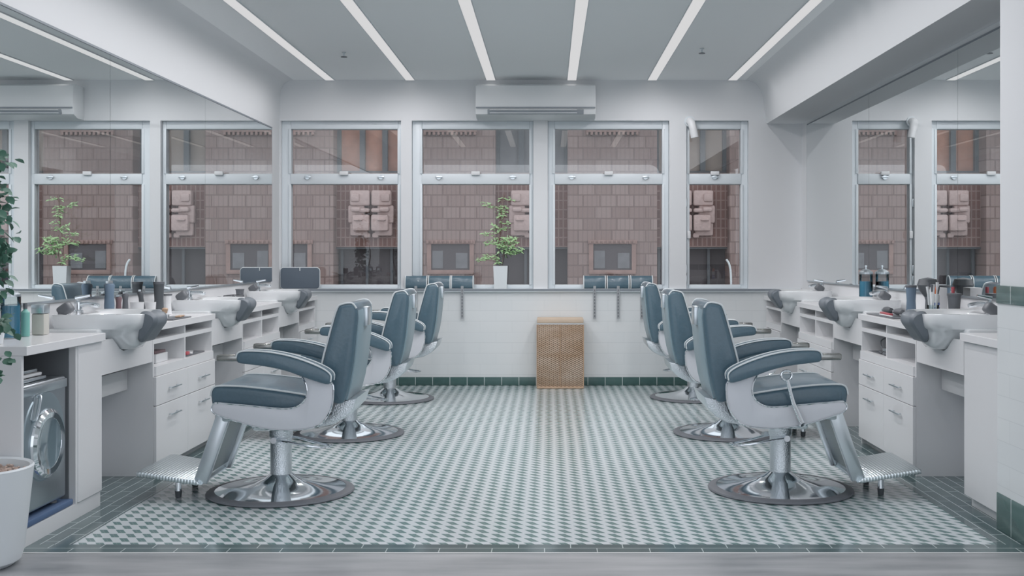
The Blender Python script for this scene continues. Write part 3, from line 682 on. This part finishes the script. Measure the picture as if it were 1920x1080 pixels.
# sill plant
o = empty('potted_fern', (X(938.5, 1), D+.018, zb+.001), 'slender bright green plant in a white square pot on the window sill', 'plant')
MB().prism([(-.06, -.05), (.06, -.05), (.06, .05), (-.06, .05)], 0, .01, 'z').loft([[(-.058, -.048, .01), (.058, -.048, .01), (.058, .048, .01), (-.058, .048, .01)], [(-.067, -.05, .212), (.067, -.05, .212), (.067, .05, .212), (-.067, .05, .212)]]).build('pot', 'pot', o)
b = MB(); fo = MB()
main = catmull([(-.01, -.0, .212), (-.02, -.02, .4), (-.0, -.03, .6), (.01, -.03, .76), (.03, -.03, .88)], 5, False); b.tube(main, .0035, 6)
b.tube(catmull([(.01, 0, .212), (.03, -.02, .35), (.02, -.03, .5)], 5, False), .003, 6)
for (zc, x0, x1, dens) in ((.84, 0, .09, 7), (.79, -.16, -.06, 8), (.765, -.08, .05, 12), (.72, -.03, .05, 10), (.68, -.02, .04, 9), (.55, -.04, .06, 10), (.50, -.13, -.05, 10), (.46, -.02, .12, 22), (.43, -.12, .13, 34), (.39, -.03, .1, 26), (.36, -.02, .17, 26), (.33, .04, .13, 18), (.29, -.12, -.03, 16), (.27, -.17, -.1, 10), (.25, -.05, .02, 6), (.57, -.08, -.02, 6), (.62, 0, .06, 7)):
    y = random.uniform(-.06, .0); b.tube([(0, -.02, zc-.03), ((x0+x1)/2, y-.02, zc)], .0018, 5)
    for k in range(dens*2):
        p = Vector((random.uniform(x0, x1)*1.2, y+random.uniform(-.04, .02), zc+random.uniform(-.018, .018)))
        leaf(fo, p, Vector((random.uniform(-1, 1), random.uniform(-.6, .6), random.uniform(-.35, .35))), Vector((random.uniform(-.4, .4), -.8, 1)), random.uniform(.028, .046), random.uniform(.005, .009), .1)
b.build('stem', 'stem', o); fo.build('foliage', 'leafl', o)

# ------------------------------------------------------------------ small things on the worktops
C0 = CT+.001
def jar(x, y, rad, h, lab, fill=.66, grp=None):
    o = empty('disinfectant_jar', (x, y, C0), lab, 'jar', grp)
    MB().lathe([(0, 0), (rad, 0), (rad, h*.86), (rad*.93, h*.88)], seg=28, cap=False).build('glass', 'clear', o)
    MB().lathe([(0, .004), (rad*.94, .004), (rad*.94, h*fill), (0, h*fill)], seg=28, cap=False).build('liquid', 'blue', o)
    ld = MB().lathe([(rad*1.02, h*.84), (rad*1.03, h*.89), (rad*.6, h*.95), (.012, h*.97), (0, h*.97)], seg=28, cap=False).build('lid', 'satin', o)
    MB().lathe([(.006, h*.97), (.006, h*1.02), (.011, h*1.03), (.011, h*1.06), (0, h*1.07)], seg=12, cap=False).build('knob', 'chrome', ld)
    cb = MB()
    for k in range(3): cb.box((-.02+.015*k, -.004+.006*k, .01), (-.012+.015*k, .0+.006*k, h*.6), .001)
    cb.build('combs', 'slateblue', o)
    return o
jar(-2.455, 4.985, .042, .225, 'jar of blue liquid on the left worktop beside the leafy plant')
jar(2.296, 7.93, .048, .285, 'tall glass jar of blue liquid by the right mirror, past the middle basin')
def bottle(name, x, y, rad, h, m, capm, lab, cat='bottle', grp=None, neck=.4, z=C0):
    o = empty(name, (x, y, z), lab, cat, grp)
    MB().lathe([(0, 0), (rad*.95, 0), (rad, .004), (rad, h*.72), (rad*neck, h*.8), (rad*neck, h*.84), (0, h*.84)], seg=20, cap=False).build('body', m, o)
    MB().lathe([(rad*neck*1.15, h*.83), (rad*neck*1.15, h), (0, h)], seg=16, cap=False).build('cap', capm, o)
    return o
bottle('lotion_bottle', -2.44, 5.09, .02, .155, 'green', 'dark', 'slim mint green bottle between the blue jar and the left basin')
o = empty('glass_bottle', (-2.42, 5.2, C0), 'square glass bottle of beige lotion touching the nearest left basin', 'bottle')
MB().box((-.03, -.03, 0), (.03, .03, .1), .006, 2).build('body', 'beige', o); MB().box((-.032, -.032, .1005), (.032, .032, .145), .005, 2).build('cap', 'satin', o)
o = empty('flower_pot', (-2.36, 4.66, C0), 'little pale pot of pink flowers at the left end of the worktop', 'flower pot')
MB().lathe([(0, 0), (.028, 0), (.036, .05), (.032, .05), (0, .045)], seg=20, cap=False).build('pot', 'pot', o)
fl = MB(); lf = MB()
for k in range(16): leaf(fl, Vector((random.gauss(0, .018), random.gauss(0, .018), .09+random.gauss(0, .015))), rv()+Vector((0, 0, .5)), rv(), .022, .009)
for k in range(14): leaf(lf, Vector((0, 0, .045)), rv()+Vector((0, 0, 1.2)), rv(), .05, .008)
fl.build('petals', 'pink', o); lf.build('leaves', 'leafd', o)

def clipper(x, y, h, m, lab, rz_=0., tilt=0., z=C0, w=.021):
    o = empty('hair_clipper', (x, y, z), lab, 'hair clipper', 'hair clippers standing on the chargers', rz_)
    b = MB().box((-.03, -.035, 0), (.03, .035, .03), .006, 2); b.build('charger', 'dark', o)
    q = [(w*.8, .0305), (w, h*.4), (w*.85, h*.7), (w*1.05, h*.88), (w*.9, h*.93)]
    bd = MB().loft([[(r_*cos(a)*.8+tilt*zv, r_*sin(a), zv) for a in [2*pi*k/16 for k in range(16)]] for r_, zv in q]); bd.build('body', m, o)
    MB().box((tilt*h-.008, -w*.95, h*.932), (tilt*h+.008, w*.95, h), .002).build('blade', 'satin', o)
    return o
clipper(-2.455, 6.10, .235, 'slateblue', 'tall slate blue hair clipper standing behind the nearest left basin', 0, .0, w=.034)
clipper(-2.45, 6.22, .15, 'brown', 'short brown hair clipper standing second from the blue clipper')
clipper(-2.455, 6.33, .165, 'dark', 'grey hair clipper with splayed head beside the brown clipper')
clipper(-2.44, 6.585, .17, 'black', 'leaning black hair clipper next to the white cup', .3, -.15)
def cup(x, y, rad, h, m, name, lab, cat, grp=None):
    o = tag(MB().lathe([(0, 0), (rad*.85, 0), (rad, h), (rad*.9, h), (rad*.75, .01), (0, .01)], (0, 0, 0), 24, 'z', False).build(name, m), lab, cat, grp); o.location = (x, y, C0); return o
cup(-2.44, 6.47, .04, .10, 'white', 'white_cup', 'short white cup between the clippers on the left worktop', 'cup')
cup(-2.45, 6.71, .035, .09, 'white', 'white_cup', 'white cup beside the tall black canister on the left', 'cup')
def canister(x, y, h, lab, grp=None, rad=.032, m='black'):
    o = empty('spray_canister', (x, y, C0), lab, 'canister', grp)
    MB().lathe([(0, 0), (rad, 0), (rad*.85, h*.5), (rad, h*.93), (0, h*.93)], seg=20, cap=False).build('body', m, o)
    MB().lathe([(rad*1.08, h*.93), (rad*1.08, h), (0, h)], seg=20, cap=False).build('lid', 'dark', o)
canister(-2.45, 6.86, .21, 'tall black spray canister by the left mirror')
canister(-2.44, 6.97, .13, 'small white canister right behind the tall black one', m='white')
# comb tray left
def tray(x, y, lx, ly, lab, items, m='dark'):
    tag(MB().box((x-lx, y-ly, C0), (x+lx, y+ly, C0+.006), .002).build('tool_tray', m), lab, 'tray')
tray(-2.25, 6.50, .07, .16, 'dark tool tray on the first left worktop', 0)
zt2 = C0+.0075
tag(MB().box((-2.235, 6.50, zt2), (-2.205, 6.64, zt2+.008), .002, rot=rz(R(8))).build('wooden_comb', 'tan'), 'tan wooden comb lying on the left tool tray', 'comb')
o = empty('shaving_brush', (-2.25, 6.40, zt2), 'stubby brown topped shaving brush on the left tool tray', 'brush')
MB().lathe([(0, 0), (.018, 0), (.014, .02), (.012, .03)], seg=16).build('grip', 'white', o); MB().lathe([(.012, .03), (.018, .055), (.01, .062)], seg=16).build('bristles', 'tan', o)
o = empty('razor', (-2.28, 6.45, zt2), 'black safety razor on the left tool tray', 'razor')
MB().box((-.008, -.04, 0), (.008, .04, .014), .004).build('handle', 'black', o); MB().box((-.02, .0405, 0), (.02, .056, .018), .003).build('head', 'satin', o)
# second left worktop
o = empty('hair_dryer', (-2.42, 7.95, C0), 'black hair dryer lying on the second left worktop', 'hair dryer')
MB().lathe([(.02, -.11), (.03, -.1), (.038, .06), (.03, .1), (.0, .1)], (0, 0, .04), 20, 'y', False).build('barrel', 'black', o); MB().box((.02, .0, .02), (.13, .045, .045), .01).build('handle', 'black', o)
o = empty('tool_rack', (-2.41, 8.35, C0), 'black wire rack holding white tubs on the second left worktop', 'rack')
MB().tube([(-.04, -.12, .07), (.04, -.12, .07), (.04, .12, .07), (-.04, .12, .07)], .004, 6, True).tube([(-.04, -.12, .004), (.04, -.12, .004), (.04, .12, .004), (-.04, .12, .004)], .004, 6, True)\
  .tube([(.04, -.12, .004), (.04, -.12, .07)], .004, 6).tube([(.04, .12, .004), (.04, .12, .07)], .004, 6).tube([(-.04, .12, .004), (-.04, .12, .07)], .004, 6).tube([(-.04, -.12, .004), (-.04, -.12, .07)], .004, 6).build('frame', 'black', o)
for k, (dy, nm) in enumerate(((-.06, 'nearer'), (.05, 'farther'))):
    t = MB().lathe([(0, 0), (.028, 0), (.03, .05), (0, .052)], seg=18, cap=False).build('tub', 'white'); t.location = (-2.41, 8.35+dy, C0+.0005); tag(t, nm+' white tub inside the black wire rack', 'tub', 'white tubs in the wire rack')
canister(-2.44, 8.62, .11, 'short dark canister on the second left worktop', m='dark')
# items in the left cubbies
zc = zz(124)+.002
o = empty('hair_dryer', (-2.30, 6.12, zc), 'dark hair dryer hanging cable in the first left cubby', 'hair dryer')
MB().lathe([(.02, 0), (.024, .01), (.018, .09), (.022, .11), (0, .11)], seg=18, cap=False).build('body', 'dark', o)
MB().tube(catmull([(0, .02, .08), (-.02, .06, .11), (.03, .06, .08), (.04, .02, .02), (.02, -.02, .01)], 5, False), .004, 6).build('cable', 'black', o)
tag(MB().box((-2.37, 6.23, zc), (-2.24, 6.42, zc+.05), .003).build('white_box', 'white'), 'low white box in the first left cubby', 'box')
tag(MB().box((-2.36, 6.235, zc+.0515), (-2.25, 6.41, zc+.066), .002).build('notebook', 'brown'), 'thin brown notebook lying on the white box in the cubby', 'book')
tag(MB().box((-2.39, 6.62, zc), (-2.20, 6.98, zc+.008), .002).build('magazine', 'dark'), 'dark magazine lying in the second left cubby', 'magazine')
tag(MB().box((-2.34, 6.70, zc+.0095), (-2.22, 6.90, zc+.016), .002, rot=rz(.3)).build('magazine', 'white'), 'white leaflet on top of the dark magazine in the second left cubby', 'magazine')
o = empty('hair_clip', (-2.21, 6.66, zc+.0095), 'small red hair clip in the second left cubby', 'clip')
MB().box((-.01, -.03, 0), (.012, .03, .02), .006).build('clip_body', 'red', o)
# right worktop
tray(2.11, 6.75, .075, .27, 'dark tool tray on the first right worktop', 0)
tag(MB().box((2.065, 6.62, zt2), (2.09, 6.86, zt2+.016), .004, rot=rz(R(-4))).build('comb', 'red'), 'red comb lying on the right tool tray', 'comb')
tag(MB().box((2.045, 6.53, zt2), (2.053, 6.78, zt2+.008), .002).build('comb', 'white'), 'white comb at the front edge of the right tool tray', 'comb')
for (x, y, lab, m) in ((2.135, 6.90, 'black hair clipper lying at the far end of the right tray', 'black'), (2.135, 6.68, 'short black hair clipper lying beside the red comb on the right tray', 'dark')):
    o = empty('hair_clipper', (x, y, zt2), lab, 'hair clipper', 'hair clippers lying on the right tray')
    MB().lathe([(0, -.08), (.016, -.075), (.022, 0), (.018, .05), (.0, .055)], (0, 0, .023), 18, 'y', False).build('body', m, o); MB().box((-.018, .056, .012), (.018, .075, .03), .003).build('blade', 'satin', o)
o = empty('scissors', (2.12, 6.54, zt2), 'silver scissors on the right tool tray', 'scissors')
MB().tube([(-.012, -.06, .005), (.004, .06, .005)], .0035, 6).build('blade', 'satin', o); MB().tube([(.012, -.06, .009), (-.004, .06, .009)], .0035, 6).build('blade', 'satin', o)
MB().tube([(-.02+.013*cos(a), -.07+.013*sin(a), .006) for a in [2*pi*k/12 for k in range(12)]], .003, 6, True).build('loop', 'dark', o); MB().tube([(.02+.013*cos(a), -.07+.013*sin(a), .008) for a in [2*pi*k/12 for k in range(12)]], .003, 6, True).build('loop', 'dark', o)
# brush jar: standing just past the nearest right basin
o = cup(2.14, 6.10, .034, .10, 'clear', 'glass_cup', 'clear cup holding pale brushes beside the nearest right basin', 'cup')
for k in range(6):
    a = 2*pi*k/6; t = empty('tint_brush', (2.14+.016*cos(a), 6.10+.016*sin(a), C0+.012), 'pale tint brush standing in the clear cup on the right worktop', 'brush', 'pale brushes in the clear cup')
    MB().tube([(0, 0, 0), (.012*cos(a), .012*sin(a), .15+.012*(k % 3))], .004, 6).build('handle', 'pipe', t)
    MB().tube([(.012*cos(a), .012*sin(a), .15+.012*(k % 3)), (.015*cos(a), .015*sin(a), .19+.012*(k % 3))], [.005, .009], 8).build('bristles', 'white' if k % 2 else 'dark', t)
o = empty('spray_can', (2.185, 6.18, C0), 'white spray can with blue label and orange cap on the right worktop', 'spray can')
MB().lathe([(0, 0), (.02, 0), (.02, .15), (.014, .16), (0, .16)], seg=24, cap=False).build('body', 'white', o)
MB().lathe([(.0205, .05), (.0205, .085)], seg=24, cap=False).lathe([(.0205, .095), (.0205, .11)], seg=24, cap=False).build('label', 'labelblue', o)
MB().lathe([(.015, .16), (.015, .19), (.01, .2), (0, .2)], seg=20, cap=False).build('cap', 'orange', o)
tag(MB().box((2.22, 6.29, C0), (2.29, 6.40, C0+.19), .004).build('tissue_box', 'white'), 'tall white box by the right mirror behind the brushes', 'box')
o = empty('neck_duster', (2.25, 6.5, C0), 'black round headed duster by the right mirror', 'brush')
MB().lathe([(0, 0), (.03, 0), (.018, .02), (.014, .11), (.02, .13)], seg=18).build('handle', 'dark', o)
MB().lathe([(.02, .13), (.05, .17), (.062, .2), (.05, .235), (.0, .245)], seg=20, cap=False).build('bristles', 'black', o)
canister(2.25, 6.075, .165, 'black tapered cup by the right mirror behind the nearest basin', rad=.036, m='dark')
canister(2.25, 6.80, .19, 'slim dark canister on the first right worktop', m='slateblue')
bottle('lotion_bottle', 2.26, 6.12, .02, .2, 'white', 'red', 'slim white bottle with red cap by the right mirror')
o = empty('hand_mirror', (2.20, 8.1, C0), 'dark hand mirror lying on the second right worktop', 'hand mirror')
MB().lathe([(0, 0), (.05, 0), (.055, .008), (.05, .014), (0, .014)], seg=24, cap=False).build('head', 'dark', o); MB().box((-.01, -.14, .002), (.01, -.056, .012), .004).build('handle', 'dark', o)
# tools in the right cubby
o = empty('curling_iron', (2.16, 6.90, zc+.003), 'brown handled curling iron tangled in the right cubby', 'curling iron')
MB().tube([(-.04, -.10, .02), (.03, .05, .07)], [.014, .018], 12).build('handle', mat('red_brown', (.32, .17, .15), .4), o)
MB().tube([(.03, .05, .07), (.06, .12, .09)], .009, 10).build('rod', 'satin', o)
MB().tube(catmull([(-.04, -.1, .02), (-.07, -.04, .03), (-.06, .02, .07), (-.03, -.0, .09), (-.05, -.09, .06), (-.09, -.10, .01), (-.07, .03, .008)], 5, False), .004, 6).build('cable', 'dark', o)
o = empty('hair_iron', (2.09, 6.655, zc+.003), 'silver flat hair iron lying in the right cubby', 'hair iron')
MB().box((-.015, -.08, 0), (.015, .09, .018), .006, rot=rz(.3)).build('lower_arm', 'dark', o); MB().box((-.015, -.08, .022), (.015, .09, .04), .006, rot=rz(.3)).build('upper_arm', 'satin', o)
tag(MB().box((2.06, 6.60, zc-.0005), (2.30, 7.06, zc+.001)).build('shelf_mat', 'dark'), 'thin dark mat lining the far right cubby', 'mat')

# ------------------------------------------------------------------ building across the street
YB = D/.44
def XB(px): return X(px, .44)
def ZB(py): return Z(py, .44)
PER = 303.5; 
o = empty('brick_building', (0, YB, -3), 'pink stone and brick building with carved reliefs across the street', 'building')
def wz(v): return v+3
b = MB(); rc = MB(); zB, zT = -3+3, 7+3
for k in range(-13, 14):
    c = 693+PER*k
    b.box((XB(c+68), 0, 0), (XB(c+PER-68), .9, 10))                                     # pier
b.build('stone_piers', 'pier', o)
for k in range(-13, 14):
    c = 693+PER*k
    rc.box((XB(c-68)-.01, .3, 0), (XB(c+68)+.01, .9, wz(ZB(536)))).box((XB(c-68)-.01, .3, wz(ZB(464))), (XB(c+68)+.01, .9, wz(ZB(322)))).box((XB(c-68)-.01, .3, wz(ZB(120))), (XB(c+68)+.01, .9, 10))
rc.build('recess_tiles', 'recess', o)
mm = ['fgrey', 'forange', 'fgrey', 'ftan', 'fdark']
near = range(-7, 8)
for k in near:
    c = 693+PER*k
    g = {0: 'forange', 1: 'fgrey', 2: 'ftan', -1: 'forange'}.get(k, mm[k % 5])
    w = MB().box((XB(c-68), .55, wz(ZB(322))), (XB(c+68), .6, wz(ZB(120)))).build('upper_window', g, o)
    m2 = MB()
    for px in (c-66, c-20, c+23, c+66): m2.box((XB(px-5), .42, wz(ZB(322))), (XB(px+5), .52, wz(ZB(120))))
    m2.box((XB(c-68), .40, wz(ZB(322))), (XB(c+68), .52, wz(ZB(318)))).build('mullions', 'fframe', w)
    w = MB().box((XB(c-68), .62, wz(ZB(536))), (XB(c+68), .66, wz(ZB(464)))).build('lower_window', 'fdark', o)
    m2 = MB()
    for px in (c-60, c-12, c+35): m2.box((XB(px-2.5), .5, wz(ZB(536))), (XB(px+2.5), .55, wz(ZB(464))))
    m2.box((XB(c-68), .3, wz(ZB(466))), (XB(c+68), .6, wz(ZB(463)))).build('mullions', 'fframe', w)
    # pier window with toothed surround
    pc = c+PER/2; rot_ = MB()
    fr = MB().box((XB(pc-46), -.06, wz(ZB(458))), (XB(pc+46), .0, wz(ZB(450))), .01).box((XB(pc-44), -.05, wz(ZB(514))), (XB(pc+44), .0, wz(ZB(506))), .01)
    fr.box((XB(pc-44), -.05, wz(ZB(506))), (XB(pc-36), .0, wz(ZB(458)))).box((XB(pc+36), -.05, wz(ZB(506))), (XB(pc+44), .0, wz(ZB(458))))
    for t in range(11): fr.box((XB(pc-44+8.2*t), -.1, wz(ZB(457))), (XB(pc-40+8.2*t), -.055, wz(ZB(451))), .01)
    sw = fr.build('small_window', 'fdent', o)
    MB().box((XB(pc-36), -.012, wz(ZB(506))), (XB(pc+36), -.004, wz(ZB(458)))).build('pane', 'fdark', sw)
    MB().box((XB(pc-34), -.022, wz(ZB(503))), (XB(pc-14), -.013, wz(ZB(470)))).box((XB(pc+10), -.022, wz(ZB(503))), (XB(pc+32), -.013, wz(ZB(474)))).build('curtain', 'fgrey', sw)
    # dentil band at the top of the pier
    dn = MB().box((XB(pc-50), -.08, wz(ZB(248))), (XB(pc+50), 0, wz(ZB(242))))
    for t in range(12): dn.box((XB(pc-50+8.5*t), -.08, wz(ZB(254))), (XB(pc-45+8.5*t), 0, wz(ZB(248))), .01)
    dn.build('dentil_band', 'fdent', o)
    # carved relief: stacked quarter blocks meeting at a cross
    q = MB()
    for sx in (-1, 1):
        def bx(x0, x1, y0, y1, d, bv=.04):
            xa, xb = sorted((XB(c+sx*x0), XB(c+sx*x1))); q.box((xa, .3-d, wz(ZB(y1))), (xb, .29, wz(ZB(y0))), bv, 2)
        bx(1.5, 39, 356, 385, .22); bx(12, 43, 384, 418, .16); bx(1.5, 30, 390, 398, .26); bx(1.5, 34, 402, 433, .26); bx(6, 40, 416, 442, .12); bx(18, 36, 388, 397, .3); bx(14, 30, 410, 414, .32); bx(1.5, 14, 436, 446, .12); bx(20, 37, 362, 378, .27)
    q.build('carved_relief', 'stone', o)
# curved white street pole
o = empty('street_pole', (XB(1362), YB-.6, -2.9), 'thin white curved pole outside the narrow right window', 'pole')
MB().tube(catmull([(0, 0, 0), (0, 0, 2.4), (0, 0, 3.55), (-.03, 0, 3.9), (-.1, 0, 4.03)], 5, False), .022, 8).build('pole', 'pipe', o)
tag(struct(MB().box((-40, D+1, -3.1), (40, YB+2, -3.0)).build('street', 'asphalt')))
